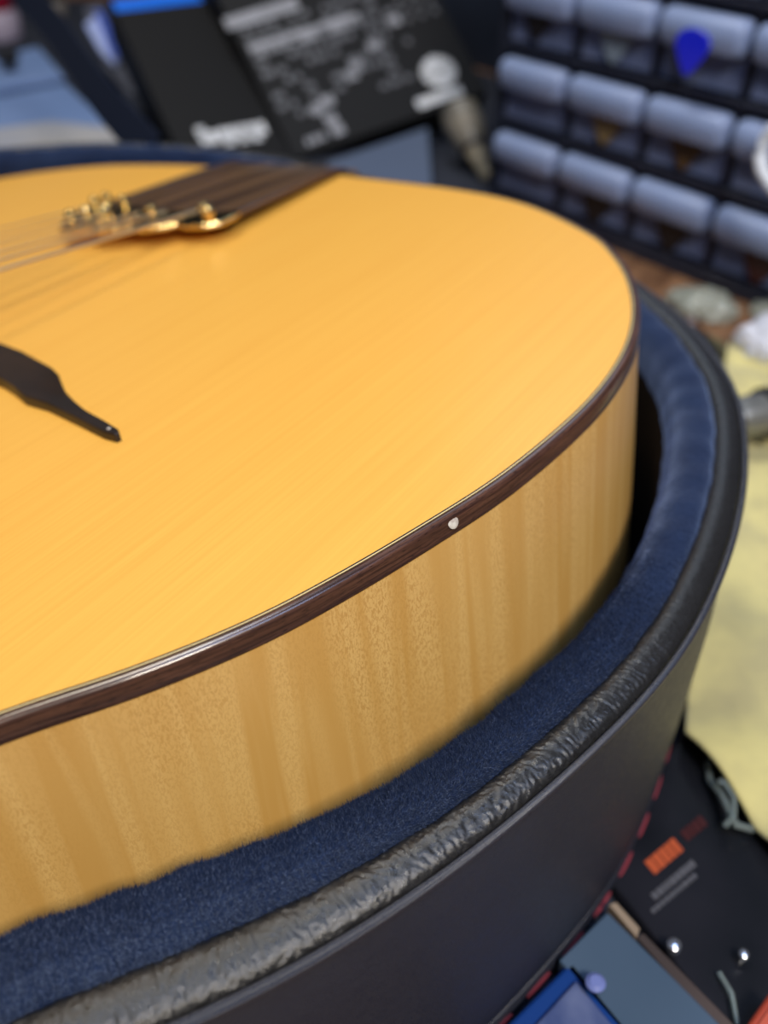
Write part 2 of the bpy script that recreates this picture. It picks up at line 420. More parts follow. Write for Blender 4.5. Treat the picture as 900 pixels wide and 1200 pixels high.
ruled('wood_strip', [(u, -2.55) for u in us], [(u, 3.0+.07*u) for u in us], za, za, .14, STRIP, tp)
ruled('edge_rail', [(u, -2.75) for u in us], [(u, -2.55) for u in us], [z+.04 for z in za], [z+.04 for z in za], .2, STRIP, tp)
ruled('edge_rail', [(u, 3.0+.07*u) for u in us], [(u, 3.15+.07*u) for u in us], [z+.01 for z in za], [z+.01 for z in za], .2, m_rosewood('dark_rail'), tp)
prism('end_hinge', [(-.25, -2.6), (-.05, -2.6), (-.05, 3.6), (-.25, 3.6)], -2.2, .10, STRIP, tp, bevel=.03)
front = [(7.6, -2.75), (9.2, -2.9), (10.2, -2.5), (10.9, -1.9), (10.9, -1.2), (10.5, -.7), (10.7, -.1), (10.4, .5), (10.0, .9), (10.1, 1.4), (9.7, 2.0), (9.2, 2.3),
         (9.3, 2.8), (9.1, 3.5), (8.6, 3.9), (8.0, 3.95), (7.4, 3.75), (7.6, 3.0), (8.1, 2.2), (7.9, 1.2), (8.3, .4), (7.9, -.6), (8.1, -1.6)]
prism('string_plate', front, .52, .70, GOLD, tp, bevel=.06)
for (u, v, rr) in [(10.5, -1.6, .2), (9.9, -1.4, .17), (8.9, -2.0, .19), (8.4, -1.9, .2), (8.5, -.9, .2), (10.0, -.4, .2), (9.5, -.8, .16), (9.1, 1.1, .22), (8.4, 3.0, .22), (8.8, 3.55, .19)]:
    lathe('string_anchor', [(rr*.6, 0), (rr*.6, .18), (rr, .28), (rr*1.05, .40), (rr*.8, .54), (rr*.3, .60)], GOLD, tp, Matrix.Translation((u, v, .66)), 14)
tails = [(9.7, -2.1), (10.2, -1.35), (9.9, -.3), (9.6, .8), (9.2, 1.7), (8.9, 2.9)]
for k, (u, v) in enumerate(tails):
    vb = -2.4+k*1.0+.15
    tube('string', [(u-.2, v, 1.0), (19.17, vb, 1.93), (47, vb*.8, 1.5)], [.030+.008*k]*3, BRONZE, guitar, 8)

# ------------------------------------------------------------------ guitar case
case = empty('guitar_case', (0, 0, 0))
tag(case, 'open black vinyl guitar case lined with blue plush, holding the blonde guitar', 'guitar case')
RZ = -1.0
sweep('outer_wall', RIM, RN, RL, [(-.10, RZ-.16), (-.06, RZ-.5), (.02, RZ-3), (-.02, RZ-6), (-.12, BZ+1.15), (-.2, BZ+.9)], VINYL_WALL, case)
sweep('rim_piping', RIM, RN, RL, [(.09*math.cos(a)-.03, RZ-.08+.09*math.sin(a)) for a in np.linspace(0, 2*math.pi, 12, endpoint=False)], PIPING, case, closed_prof=True)
def vnoise(x, y, seed):
    rg = np.random.default_rng(seed); N = 256; g = rg.random((N, N))
    xi, yi = np.floor(x).astype(int), np.floor(y).astype(int); fx, fy = x-xi, y-yi
    fx, fy = fx*fx*(3-2*fx), fy*fy*(3-2*fy)
    a, b, c_, d_ = g[xi % N, yi % N], g[(xi+1) % N, yi % N], g[xi % N, (yi+1) % N], g[(xi+1) % N, (yi+1) % N]
    return (a*(1-fx)+b*fx)*(1-fy)+(c_*(1-fx)+d_*fx)*fy
def wrinkle(s_, q_):
    wx = vnoise(s_*2.2, q_*2.2, 1)*1.4; wy = vnoise(s_*2.2+40, q_*2.2, 2)*1.4
    r1 = abs(2*vnoise((s_+wx*.3)*11.5, (q_+wy*.25)*7+s_*1.8, 3)-1)
    r2 = abs(2*vnoise((s_+wx*.18)*25, (q_+wy*.18)*16-s_*3.5, 4)-1)
    r3 = vnoise(s_*32, q_*26, 5)
    return np.minimum(r1*2.0, 1)**.7*.55+np.minimum(r2*1.6, 1)*.33+r3*.12
def leather_rim():
    prof = np.array([(-.10, RZ-.22), (-.13, RZ-.06), (-.20, RZ+.04), (-.32, RZ+.11), (-.50, RZ+.15), (-.68, RZ+.13), (-.84, RZ+.05), (-.92, RZ-.08), (-.94, RZ-.25)])
    pl = np.r_[0, np.cumsum(np.linalg.norm(np.diff(prof, axis=0), axis=1))]
    K = 40; tq = np.linspace(0, pl[-1], K)
    off, z = np.interp(tq, pl, prof[:, 0]), np.interp(tq, pl, prof[:, 1])
    for _ in range(6): off[1:-1] = (off[:-2]+2*off[1:-1]+off[2:])/4; z[1:-1] = (z[:-2]+2*z[1:-1]+z[2:])/4
    dn = np.gradient(off), np.gradient(z); ll = np.hypot(*dn); no, nz = -dn[1]/ll, dn[0]/ll
    if nz[K//2] < 0: no, nz = -no, -nz
    mid = RIM; near_ = (RIM[:, 1] > 6) & (RIM[:, 0] < 36) & (RIM[:, 0] > -1)
    ss = [];
    for i_ in range(len(RIM)):
        n_ = 9 if near_[i_] else 1
        ss += [i_+k_/n_ for k_ in range(n_)]
    ss = np.array(ss); i0_ = ss.astype(int); fr_ = (ss-i0_)[:, None]; i1_ = (i0_+1) % len(RIM)
    base_ = RIM[i0_]*(1-fr_)+RIM[i1_]*fr_; nr_ = RN[i0_]*(1-fr_)+RN[i1_]*fr_
    S_, Q_ = np.meshgrid(ss*RL/len(RIM), tq, indexing='ij')
    D = (wrinkle(S_, Q_)-.75)*.034
    D *= np.clip((tq-.05)/.1, 0, 1)[None]*np.clip((base_[:, 0]-12)/10, .25, 1)[:, None]
    XY = base_[:, None, :]+nr_[:, None, :]*(off[None]+no[None]*D)[..., None]
    Z = z[None]+nz[None]*D
    verts = np.concatenate([XY, Z[..., None]], 2).reshape(-1, 3)
    M_ = len(ss); uv = np.stack([S_*S, Q_*S], 2).reshape(-1, 2); a = np.arange(M_)[:, None]*K+np.arange(K-1)[None]
    b = ((np.arange(M_)+1) % M_)[:, None]*K+np.arange(K-1)[None]
    fs_ = np.stack([a, b, b+1, a+1], 2).reshape(-1, 4)
    me = bpy.data.meshes.new('vinyl_rim'); me.vertices.add(len(verts)); me.vertices.foreach_set('co', (verts*S).ravel())
    me.loops.add(fs_.size); me.loops.foreach_set('vertex_index', fs_.ravel().astype(np.int32))
    me.polygons.add(len(fs_)); me.polygons.foreach_set('loop_start', np.arange(0, fs_.size, 4, dtype=np.int32))
    me.polygons.foreach_set('use_smooth', [True]*len(fs_)); me.update(calc_edges=True); me.materials.append(VINYL_RIM)
    o = bpy.data.objects.new('vinyl_rim', me); COL.objects.link(o); o.parent = case
leather_rim()
def wob(s, q): return (0.012*math.sin(s*2.3)+.015*math.sin(s*5.1+1), .012*math.sin(s*1.7+2)+.02*math.sin(s*4.3))
PLP = [(-.84, RZ-.25), (-.86, RZ+.02), (-.98, RZ+.16), (-1.2, RZ+.24), (-1.5, RZ+.22), (-1.8, RZ+.06), (-2.0, RZ-.25), (-2.08, RZ-.65), (-2.1, RZ-.9)]
sweep('plush_lining', RIM, RN, RL, PLP, PLUSH, case, wob=wob)
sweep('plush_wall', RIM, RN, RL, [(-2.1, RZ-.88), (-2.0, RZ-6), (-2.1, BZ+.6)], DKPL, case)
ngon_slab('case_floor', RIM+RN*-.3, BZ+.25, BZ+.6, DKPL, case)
sweep('bottom_welt', RIM, RN, RL, [(.02+.10*math.cos(a)-.2, BZ+1.0+.10*math.sin(a)) for a in np.linspace(0, 2*math.pi, 10, endpoint=False)], PIPING, case, closed_prof=True)
sweep('base_band', RIM, RN, RL, [(-.22, BZ+.95), (-.12, BZ+.80), (-.10, BZ+.2), (-.2, BZ+.02), (-1.0, BZ+.02)], VINYL_WALL, case)
# red stitches along the base band
arc = RL/len(RIM)
sm = None; i = 0; st = []
s_pos = 0.0
while s_pos < RL:
    i = int(s_pos/arc); p = RIM[i % len(RIM)]
    if p[1] > 9 and p[0] < 34:
        pts = []
        for q in range(5):
            j = (s_pos+q*.22)/arc; j0 = int(j) % len(RIM); fr = j-int(j)
            pp = RIM[j0]*(1-fr)+RIM[(j0+1) % len(RIM)]*fr; n2 = RN[j0]
            pts.append((pp[0]+n2[0]*(-.08), pp[1]+n2[1]*(-.08), BZ+.5+.01*math.sin(q*2)))
        tube('stitch', pts, [.03, .05, .052, .05, .03], RED_THREAD, case, 6)
    s_pos += 1.45
# pile: short fibres standing out of the plush, nearest stretch only
def pile():
    n = 150000
    prof = np.array(PLP[1:8]); pl = np.r_[0, np.cumsum(np.linalg.norm(np.diff(prof, axis=0), axis=1))]
    lo = 0; sel = [i for i in range(len(RIM)) if RIM[i][1] > 12 and RIM[i][0] > 13 and RIM[i][0] < 34]
    pr_ = np.clip((RIM[sel][:, 0]-13)/6, .0, 1); ii = rng.choice(sel, n, p=pr_/pr_.sum()); fr = rng.random(n)
    t = rng.random(n)*pl[-1]
    off = np.interp(t, pl, prof[:, 0]); z = np.interp(t, pl, prof[:, 1])
    off2 = np.interp(t+.03, pl, prof[:, 0]); z2 = np.interp(t+.03, pl, prof[:, 1])
    j2 = (ii+1) % len(RIM)
    base = RIM[ii]*(1-fr)[:, None]+RIM[j2]*fr[:, None]; nr = RN[ii]*(1-fr)[:, None]+RN[j2]*fr[:, None]
    tx, tz = off2-off, z2-z; L_ = np.hypot(tx, tz)+1e-6
    no, nz = tz/L_, -tx/L_        # outward of profile (towards up)
    flip = np.where(nz < -.2, -1, 1); no, nz = no*flip, nz*flip
    no = np.where(nz < .15, -abs(no), no)
    s = (ii+fr)*arc
    w_ = np.array([wob(x, 0) for x in s])
    P = np.c_[base+nr*(off+w_[:, 0])[:, None], z+w_[:, 1]]
    N = np.c_[nr*no[:, None], nz]
    tang = np.c_[-nr[:, 1], nr[:, 0], np.zeros(n)]
    rib = np.sin(s*46+2.2*np.sin(s*3.1)+1.5*np.sin(t*3)); ln = rng.uniform(.035, .085, n)*(1+.45*rib)*np.clip((RIM[ii][:, 0]-12)/8, .3, 1)
    lean = rng.normal(size=(n, 3))*.3+tang*(.2+.35*np.cos(s*46+2.2*np.sin(s*3.1)+1.5*np.sin(t*3)))[:, None]
    tip = P+(N+lean)*ln[:, None]
    side = np.cross(N, rng.normal(size=(n, 3))); side /= np.linalg.norm(side, axis=1)[:, None]+1e-6
    wd = rng.uniform(.006, .011, n)[:, None]
    verts = np.empty((n*3, 3)); verts[0::3] = P-side*wd-N*.01; verts[1::3] = P+side*wd-N*.01; verts[2::3] = tip
    faces = np.arange(n*3).reshape(-1, 3)
    me = bpy.data.meshes.new('plush_pile'); me.vertices.add(n*3); me.vertices.foreach_set('co', (verts*S).ravel())
    me.loops.add(n*3); me.loops.foreach_set('vertex_index', faces.ravel().astype(np.int32))
    me.polygons.add(n); me.polygons.foreach_set('loop_start', np.arange(0, n*3, 3, dtype=np.int32))
    me.update(calc_edges=True); me.materials.append(PILE)
    o = bpy.data.objects.new('plush_pile', me); COL.objects.link(o); o.parent = case; o['kind'] = 'stuff'
pile()
# strap running up from the far rim
a0, a1 = at(172, 172, -1.0), None
STRAP = mat('navy_webbing', (.008, .013, .030), .85, Specular_IOR_Level=.15)
sd = AX[0]*-1.0; up = -AX[1]
base = at(171, 170, -1.0)
rr_ = AX.T @ np.array([28-450, -5-600, FOC]); dirv = CAM+rr_*(62/FOC)-base; dirv /= np.linalg.norm(dirv)
wv_ = np.cross(dirv, V(-.7, -.4, -.1)); wv_ /= np.linalg.norm(wv_); th_ = np.cross(dirv, wv_)
bm = bmesh.new(); rows = []
for k in range(12):
    c = base+dirv*(k*2.6-1.0); sag = th_*(.35*math.sin(k*.6))
    rows.append([bm.verts.new(c+sag+wv_*sx*.95+th_*sy*.08) for sx, sy in ((-1, -1), (1, -1), (1, 1), (-1, 1))])
for p_, q_ in zip(rows[:-1], rows[1:]):
    for k in range(4): bm.faces.new((p_[k], p_[(k+1) % 4], q_[(k+1) % 4], q_[k]))
bm.faces.new(rows[0][::-1]); bm.faces.new(rows[-1])
bm_obj('lid_strap', bm, STRAP, case)

# ------------------------------------------------------------------ drawer cabinet
cab = empty('drawer_cabinet', tuple(CA), (0, 0, math.atan2(CE[1], CE[0])))
tag(cab, 'dark small-parts cabinet with rows of frosted clear drawers standing on the bench', 'cabinet')
PIT, CW = 4.7, 6.0
X0, X1 = -11.75, 18.8
rows_z = [-10.5+.95+k*PIT for k in range(5)]       # top of each shelf board, absolute height
def cz(z): return z-BZ
DEP = 14
box('side_panel', (X0, 0, 0), (X0+.55, DEP, cz(rows_z[-1]+PIT+.5)), CAB, cab)
box('side_panel', (X1-.55, 0, 0), (X1, DEP, cz(rows_z[-1]+PIT+.5)), CAB, cab)
box('back_panel', (X0, DEP-.3, 0), (X1, DEP, cz(rows_z[-1]+PIT+.5)), CAB, cab)
box('base', (X0+.5, -.3, 0), (X1-.5, DEP-.3, .55), CAB, cab)
for k in range(6):
    z = cz(rows_z[0]+k*PIT)
    box('shelf', (X0+.5, -.15, z-.42), (X1-.5, DEP-.3, z), CAB, cab)
cols = [-8.35, -2.3, 3.7, 9.7, 15.7]
for c in cols[:-1]:
    box('divider', (c+CW/2-.18, .1, cz(rows_z[0])-.4), (c+CW/2+.18, DEP-.4, cz(rows_z[-1]+PIT)), CAB, cab)
proto = None
for k, z in enumerate(rows_z):
    for j, c in enumerate(cols):
        if proto is None:
            bm = bmesh.new()
            add_box(bm, (-2.72, .35, .12), (2.72, .55, 3.3)); add_box(bm, (-2.72, .5, .12), (2.72, 12, .30))
            add_box(bm, (-2.72, .5, .12), (-2.58, 12, 3.1)); add_box(bm, (2.58, .5, .12), (2.72, 12, 3.1))
            dr = bm_obj('drawer', bm, FRONT, cab, True, .04)
            bm = bmesh.new()      # rolled pull lip: half-round bar with rounded ends
            prof = [(.35, 1.95), (-.25, 1.98), (-.60, 2.12), (-.82, 2.6), (-.86, 3.25), (-.70, 3.65), (-.3, 3.88), (.35, 3.92)]
            xs = [(-2.78, .45), (-2.70, .72), (-2.5, .92), (-2.2, 1), (2.2, 1), (2.5, .92), (2.70, .72), (2.78, .45)]
            rg = []
            for x, s in xs: rg.append([bm.verts.new((x, .35+(y-.35)*s, 2.95+(zz-2.95)*(.35+.65*s))) for y, zz in prof])
            for a, b in zip(rg[:-1], rg[1:]):
                for q in range(len(prof)): bm.faces.new((a[q], a[(q+1) % 8], b[(q+1) % 8], b[q]))
            bm.faces.new(rg[0][::-1]); bm.faces.new(rg[-1])
            lp = bm_obj('pull_lip', bm, LIP, dr)
            proto = (dr, lp)
        else:
            dr = proto[0].copy(); COL.objects.link(dr); lp = proto[1].copy(); COL.objects.link(lp); lp.parent = dr
        dr.location = Vector((c, 0, cz(z)))*S
# plectrums taped to the drawer fronts
def pick_mesh(wd, ht):
    pts = []
    for a in np.linspace(0, 2*math.pi, 28, endpoint=False):
        x, y = math.cos(a), math.sin(a)
        pts.append((wd*x*(.80+.42*y if y < 0 else .80+.16*y), ht*(y if y < 0 else y*.6)))
    return pts
def pick(j, k, dx, dz, m, label, ht=1.5, wd=1.5, yy=.18):
    M_ = CM @ frame((cols[j]+dx, yy, cz(rows_z[k])+dz), (1, 0, 0), (0, .06, 1), (0, 1, 0))
    o = prism('guitar_pick', pick_mesh(wd, ht), -.06, .06, m, None, M_, bevel=.03)
    tag(o, label, 'guitar pick', 'guitar picks on the drawer fronts')
BP = mat('cobalt_pick', (.012, .02, .62), .2, Coat_Weight=1.0); BR = m_mottle('tortoise_pick', (.03, .018, .012), (.10, .055, .02), 120, .3)
GP = mat('grey_pick', (.22, .28, .34), .3); KP = mat('black_pick', (.008, .008, .01), .3); TP = mat('tan_pick', (.2, .14, .06), .3)
PU = mat('violet_pick', (.12, .09, .32), .35)
def on(j, k, t): return t
pick(2, 2, .0, 2.3, BP, 'glossy cobalt blue guitar pick on a drawer front', 1.45, 1.35, -1.0)
pick(1, 2, -.1, 1.7, GP, 'grey-green guitar pick on the drawer left of the cobalt blue pick')
pick(0, 2, -.4, 1.9, KP, 'black guitar pick on an upper drawer at the cabinet left end')
pick(1, 1, .1, 1.75, TP, 'tan and brown guitar pick on the drawer below the grey-green pick')
pick(2, 1, .1, 1.75, BR, 'brown guitar pick on the drawer below the cobalt blue pick')
pick(1, 0, .2, 1.5, KP, 'black guitar pick on a bottom drawer, second from the left end')
pick(2, 0, .2, 1.5, KP, 'black guitar pick on a bottom drawer, third from the left end')
pick(3, 0, .4, 1.6, mat('dark_red_pick', (.05, .012, .01), .3), 'dark red-brown guitar pick on a bottom drawer at the photo right edge')

# ------------------------------------------------------------------ black printed carton, leaning back on the bench
def ray(px, py):
    return AX.T @ np.array([px-450, py-600, FOC])
def lean_rect(O, pa, pc):
    """least-tilted rectangle through O whose two sides run towards the two photograph points"""
    best = None
    for i in np.linspace(-.9, .9, 91):
        for j in np.linspace(-.9, .9, 91):
            n = -AX[2]+AX[0]*i+AX[1]*j; n /= np.linalg.norm(n)
            q = []
            for p in (pa, pc):
                r_ = ray(*p); q.append(CAM+r_*(((O-CAM)@n)/(r_@n))-O)
            la, lc = np.linalg.norm(q[0]), np.linalg.norm(q[1])
            e = abs(q[0]@q[1]/la/lc)*30+(i*i+j*j)
            if best is None or e < best[0]: best = (e, q[0]/la, q[1]/lc, la, lc)
    e, a, c, la, lc = best
    n = np.cross(a, c); n /= np.linalg.norm(n)
    if n@(CAM-O) < 0: n = -n
    c = c-a*(a@c); c /= np.linalg.norm(c)
    return a, c, n, la, lc
P0 = at(345, 186, BZ+.3)
carton = empty('printed_carton', tuple(P0))
tag(carton, 'black cardboard box with blue, white and grey printing leaning behind the guitar case', 'box')
def panel(name, pa, pc, la_k=1.0, lc_k=1.0, th=3.5):
    a, c, n, la, lc = lean_rect(P0, pa, pc)
    M_ = frame((0, 0, 0), a, c, n); bm = bmesh.new()
    add_box(bm, (0, 0, -th), (la*la_k, lc*lc_k, 0)); bm.transform(M_)
    bm_obj(name, bm, CARTON, carton, True, .12)
    def hit(px, py):
        r_ = ray(px, py); t = ((P0-CAM)@n)/(r_@n); q = CAM+r_*t-P0; return q@a, q@c
    def bars(nm, rects, m, lab=None):
        bm = bmesh.new()
        for (x0, y0, x1, y1) in rects: add_box(bm, (min(x0, x1), min(y0, y1), -.01), (max(x0, x1), max(y0, y1), .02))
        bm.transform(M_); o = bm_obj(nm, bm, m, carton, False)
        if lab: o['label'] = lab
    return hit, bars, la*la_k, lc*lc_k
hl, bl, LA, LC = panel('left_panel', (205, 212), (245, -12), .88, 1.0)
hr, br_, RA, RC = panel('right_panel', (572, 108), (252, -6), 1, 1.25)
x0, y0 = hl(238, 2); x1, y1 = hl(140, 22)
bl('blue_print', [(x0, y0, x1, LC-.02)], BLUE, 'bright blue printed strip')
def blobs(h, pts, sx, sy):
    out = []
    for (px, py) in pts:
        x, y = h(px, py); out.append((x-sx, y-sy, x+sx, y+sy))
    return out
bl('white_print', blobs(hl, [(240, 162), (250, 161), (262, 158), (273, 156), (284, 154), (295, 152), (306, 150), (236, 156), (300, 158), (285, 160), (268, 163)], .36, .6), WHITE, 'white lettering too blurred to read')
bx_, by_ = hr(514, 84)
br_('white_print', [(bx_-1.5*math.cos(q_), by_+1.3*math.sin(q_)-.16, bx_+1.5*math.cos(q_), by_+1.3*math.sin(q_)+.16) for q_ in np.linspace(-1.35, 1.35, 9)]+blobs(hr, [(494, 121), (502, 118), (511, 115), (520, 112), (529, 109), (536, 107)], .38, .42), WHITE, 'white badge with a small line of lettering below it')
br_('white_print', blobs(hr, [(362, 166), (370, 163), (378, 160)], .2, .3), PRINT)
rs = []
for (u0, v0), (u1, v1), hh in [((268, 36), (345, -4), .55), ((300, 74), (415, 8), .55)]:
    a_, b_ = hr(u0, v0), hr(u1, v1); yy = (a_[1]+b_[1])/2
    rs.append((min(a_[0], b_[0]), yy-hh, max(a_[0], b_[0]), yy+hh))
br_('grey_print', rs, PRINT, 'two long light grey printed bars')
rs = []; R2 = random.Random(7)
xa, ya = hr(310, 100)
for row in range(9):
    y = RC*.60-row*1.0
    x = .6+.25*row*0
    while x < RA*.74:
        l_ = R2.uniform(.35, 1.1)
        if R2.random() < .74-.04*row: rs.append((x, y-.24, x+l_, y+.26))
        x += l_+R2.uniform(.18, .5)
br_('small_print', rs, PRINT2)
br_('small_print', blobs(hr, [(438, 52), (462, 24), (412, 88), (372, 128), (384, 118), (418, 78), (388, 140), (396, 152)], .5, .42), PRINT)
rs = []
for kx in range(3):
    for ky in range(5):
        x, y = hr(470+kx*18, 5+ky*0); rs.append((x-.2, RC*.42+ky*.9, x+.2, RC*.42+ky*.9+.55))
br_('small_print', rs, PRINT2)

def lying(name, label, cat, quad, z0, h, m, bevel=.15, group=None):
    pts = [tuple(at(px, py, z0+h)[:2]) for px, py in quad]
    c = np.mean(np.array(pts), 0)
    t = empty(name, (c[0], c[1], z0)); tag(t, label, cat, group)
    return t, [(p[0]-c[0], p[1]-c[1]) for p in pts]

MATM = m_mottle('dark_slate_mat', (.010, .013, .024), (.018, .022, .036), 30, .8)
def bench_mat(label, quad, z=.03):
    P_ = []
    for a, b in quad:
        q_ = at(a, b, BZ); dp = -(q_-CA)@CN
        if dp > 25: q_ = q_+CN*(dp-25)
        P_.append(q_[:2])
    c = np.mean(P_, 0)
    o = prism('bench_mat', [tuple(x-c) for x in P_], 0, z, MATM); o.location = Vector((c[0], c[1], BZ+.001))*S
    tag(o, label, 'mat')
bench_mat('dark slate mat on the bench behind the guitar case, under the black carton', [(-160, -10), (590, -30), (740, 60), (650, 235), (-160, 330)])
bench_mat('dark slate mat on the bench below the stitched case edge', [(300, 900), (790, 760), (806, 862), (900, 1300), (300, 1500)])

# grey-blue low box under the carton's right corner
t, p = lying('small_box', 'low grey-blue box lying in front of the black printed carton', 'box', [(385, 190), (500, 150), (505, 222), (400, 230)], BZ, 1.6, None)
prism('body', p, 0, 1.2, mat('grey_blue_card', (.07, .10, .17), .6), t, bevel=.15)
prism('lid', [(x*1.03, y*1.03) for x, y in p], 1.1, 1.6, mat('grey_blue_card_lid', (.09, .12, .19), .6), t, bevel=.1)

# tan glue bottle standing head down beside the carton
gb = at(570, 213, BZ)
t = empty('glue_bottle', tuple(gb)); tag(t, 'tan tapered glue bottle leaning between black carton and drawer cabinet', 'bottle')
TAN = m_mottle('tan_plastic', (.26, .22, .15), (.36, .31, .22), 60, .4)
gt = at(535, 128, BZ+4.0)-gb; gl = np.linalg.norm(gt); gt /= gl
gx = np.cross(gt, (0, 0, 1)); gx /= np.linalg.norm(gx); gy = np.cross(gt, gx)
GM = frame((0, 0, .2), gx, gy, gt)
lathe('nozzle', [(.35, 0), (.55, gl*.2), (.9, gl*.42)], TAN, t, GM, 20)
lathe('body', [(.95, gl*.42), (1.25, gl*.5), (1.5, gl*.75), (1.45, gl*.93), (1.0, gl)], m_mottle('grey_tan_plastic', (.13, .12, .10), (.24, .21, .16), 50, .4), t, GM, 24)
lathe('collar', [(1.0, gl*.40), (1.02, gl*.42), (1.02, gl*.47), (1.0, gl*.48)], DARK, t, GM, 24)

# ------------------------------------------------------------------ pale blue tray and red cap, far left
t, p = lying('storage_tray', 'pale blue plastic tray at the far left behind the guitar case', 'tray', [(-60, 118), (72, 92), (160, 176), (-60, 250)], BZ, 2.0, None)
PB = m_mottle('pale_blue_plastic', (.16, .25, .47), (.20, .29, .52), 12, .5)
prism('body', p, 0, 2.0, PB, t, bevel=.2)
q = [tuple(at(px, py, BZ+2.15)[:2]-np.array(t.location[:2])/S) for px, py in [(-50, 158), (60, 142), (145, 152), (155, 172), (-60, 200)]]
prism('edge_lip', q, 1.95, 2.2, m_mottle('pale_grey_lip', (.36, .37, .42), (.46, .44, .42), 12, .5), t, bevel=.08)
t, p = lying('parts_bin', 'grey-blue shallow bin behind the pale blue tray', 'bin', [(-60, 80), (44, 56), (74, 90), (-60, 116)], BZ, 2.6, None)
GBM = m_mottle('grey_blue_plastic', (.09, .13, .19), (.12, .17, .24), 12, .5)
prism('body', p, 0, 2.6, GBM, t, bevel=.2)
prism('rim', [(x*1.02, y*1.02) for x, y in p], 2.3, 2.7, PB, t, bevel=.1)
c = at(12, 82, BZ+2.75)
t = empty('round_knob', tuple(c)); tag(t, 'small round black knob on the grey-blue bin at the far left', 'knob')
lathe('stem', [(.5, 0), (.5, .6)], DARK, t, None, 16); lathe('head', [(.5, .6), (.9, .7), (1.0, 1.0), (.9, 1.4), (.5, 1.6)], DARK, t, None, 20)
c = at(2, 62, BZ)
t = empty('squeeze_bottle', tuple(at(-2, 44, BZ))); tag(t, 'red bottle with a pale collar in the upper left corner of the photo', 'bottle')
lathe('body', [(2.6, 0), (2.7, .4), (2.7, 2.2), (2.3, 2.9)], m_mottle('pink_white_plastic', (.38, .33, .45), (.5, .42, .5), 20, .4), t, None, 32)
lathe('cap', [(2.2, 2.9), (2.3, 3.1), (2.2, 5.0), (1.6, 5.6)], mat('red_plastic', (.30, .008, .03), .35), t, None, 32)
# blue and white packet between strap and carton
t = empty('blister_packet', tuple(at(135, 108, BZ+.2))); tag(t, 'blue and white packet between the navy strap and black carton', 'packet')
o = V(*(np.array(t.location)/S)); pu = ray(108, 12)
pk = [(100, 30), (116, 18), (124, 28), (140, 70), (136, 80), (118, 62)]
def facing(pts, O, th, name, m, parent, off=0.0):
    n = -AX[2]; P_ = []
    for px, py in pts:
        r_ = ray(px, py); q_ = CAM+r_*(((O-CAM)@n)/(r_@n))-O; P_.append((q_@AX[0], -(q_@AX[1])))
    return prism(name, P_, -th+off, off, m, parent, frame((0, 0, 0), AX[0], -AX[1], -AX[2]), bevel=.08)
facing([(98, 10), (118, 4), (145, 70), (180, 132), (164, 130), (122, 76)], o, 1.2, 'card', mat('slate_card', (.05, .055, .09), .5), t)
facing(pk, o, .5, 'white_panel', m_mottle('bluish_white', (.34, .42, .75), (.45, .52, .8), 20, .4), t, .3)
facing([(112, 14), (122, 16), (140, 62), (138, 76), (130, 62), (118, 30)], o, .3, 'blue_panel', mat('royal_blue', (.008, .06, .42), .4), t, .5)
t = empty('paint_jar', tuple(at(62, 20, BZ))); tag(t, 'beige jar with black lid behind the navy strap', 'jar')
lathe('body', [(1.6, 0), (1.7, .2), (1.7, 1.6), (1.5, 1.9)], mat('beige_plastic', (.25, .22, .19), .5), t, None, 24)
lathe('lid', [(1.5, 1.9), (1.6, 2.0), (1.6, 2.9), (1.3, 3.0)], DARK, t, None, 24)

# ------------------------------------------------------------------ right side: yellow cloth and small things
def cloth(name, quad, z, amp, m, parent=None, nu=60, nv=90, seed=1, base=None):
    Q = [at(px, py, z) for px, py in quad]; rg = np.random.default_rng(seed)
    ph = rg.random((9, 3))*6.28; fr = rg.normal(size=(9, 2))*.55
    vs_, fs = [], []
    def P_(a, b): return (Q[0]*(1-a)+Q[1]*a)*(1-b)+(Q[3]*(1-a)+Q[2]*a)*b
    for j in range(nv+1):
        for i in range(nu+1):
            p = P_(i/nu, j/nv)
            h = sum(math.sin(fr[k, 0]*p[0]+fr[k, 1]*p[1]+ph[k, 0]) for k in range(9))/9
            e = .25*math.sin(p[1]*1.3+p[0])
            vs_.append((p[0], p[1], z+amp*(abs(h)*1.8)))
    for j in range(nv):
        for i in range(nu):
            a = j*(nu+1)+i; fs.append((a, a+1, a+nu+2, a+nu+1))
    o = mesh_obj(name, vs_, fs, m, parent, True)
    s_ = o.modifiers.new('s', 'SOLIDIFY'); s_.thickness = .12*S; s_.offset = 1
    return o
cl = cloth('yellow_cloth', [(852, 408), (1130, 520), (1180, 1330), (800, 866)], BZ+.95, .7, CLOTH)
tag(cl, 'rumpled yellow cloth spread over the bench right of the guitar case', 'cloth')
# silver handle lying on the cloth
g0, g1 = at(858, 492, BZ+2.6), at(960, 470, BZ+2.6)
t = empty('metal_rod', tuple(g0)); tag(t, 'dull grey metal handle lying across the yellow cloth', 'tool')
gd = g1-g0; STEEL = m_mottle('dull_steel', (.20, .20, .19), (.30, .30, .28), 60, .35, Metallic=.6)
bm = bmesh.new(); tube_bm(bm, [gd*0, gd*.02, gd*.1, gd*.5, gd], [.5, .8, .9, .95, 1.0], 20); bm_obj('handle', bm, STEEL, t)
bm = bmesh.new(); tube_bm(bm, [gd*.32, gd*.34, gd*.44, gd*.46], [1.0, 1.1, 1.1, 1.0], 20); bm_obj('ferrule', bm, DARK, t)

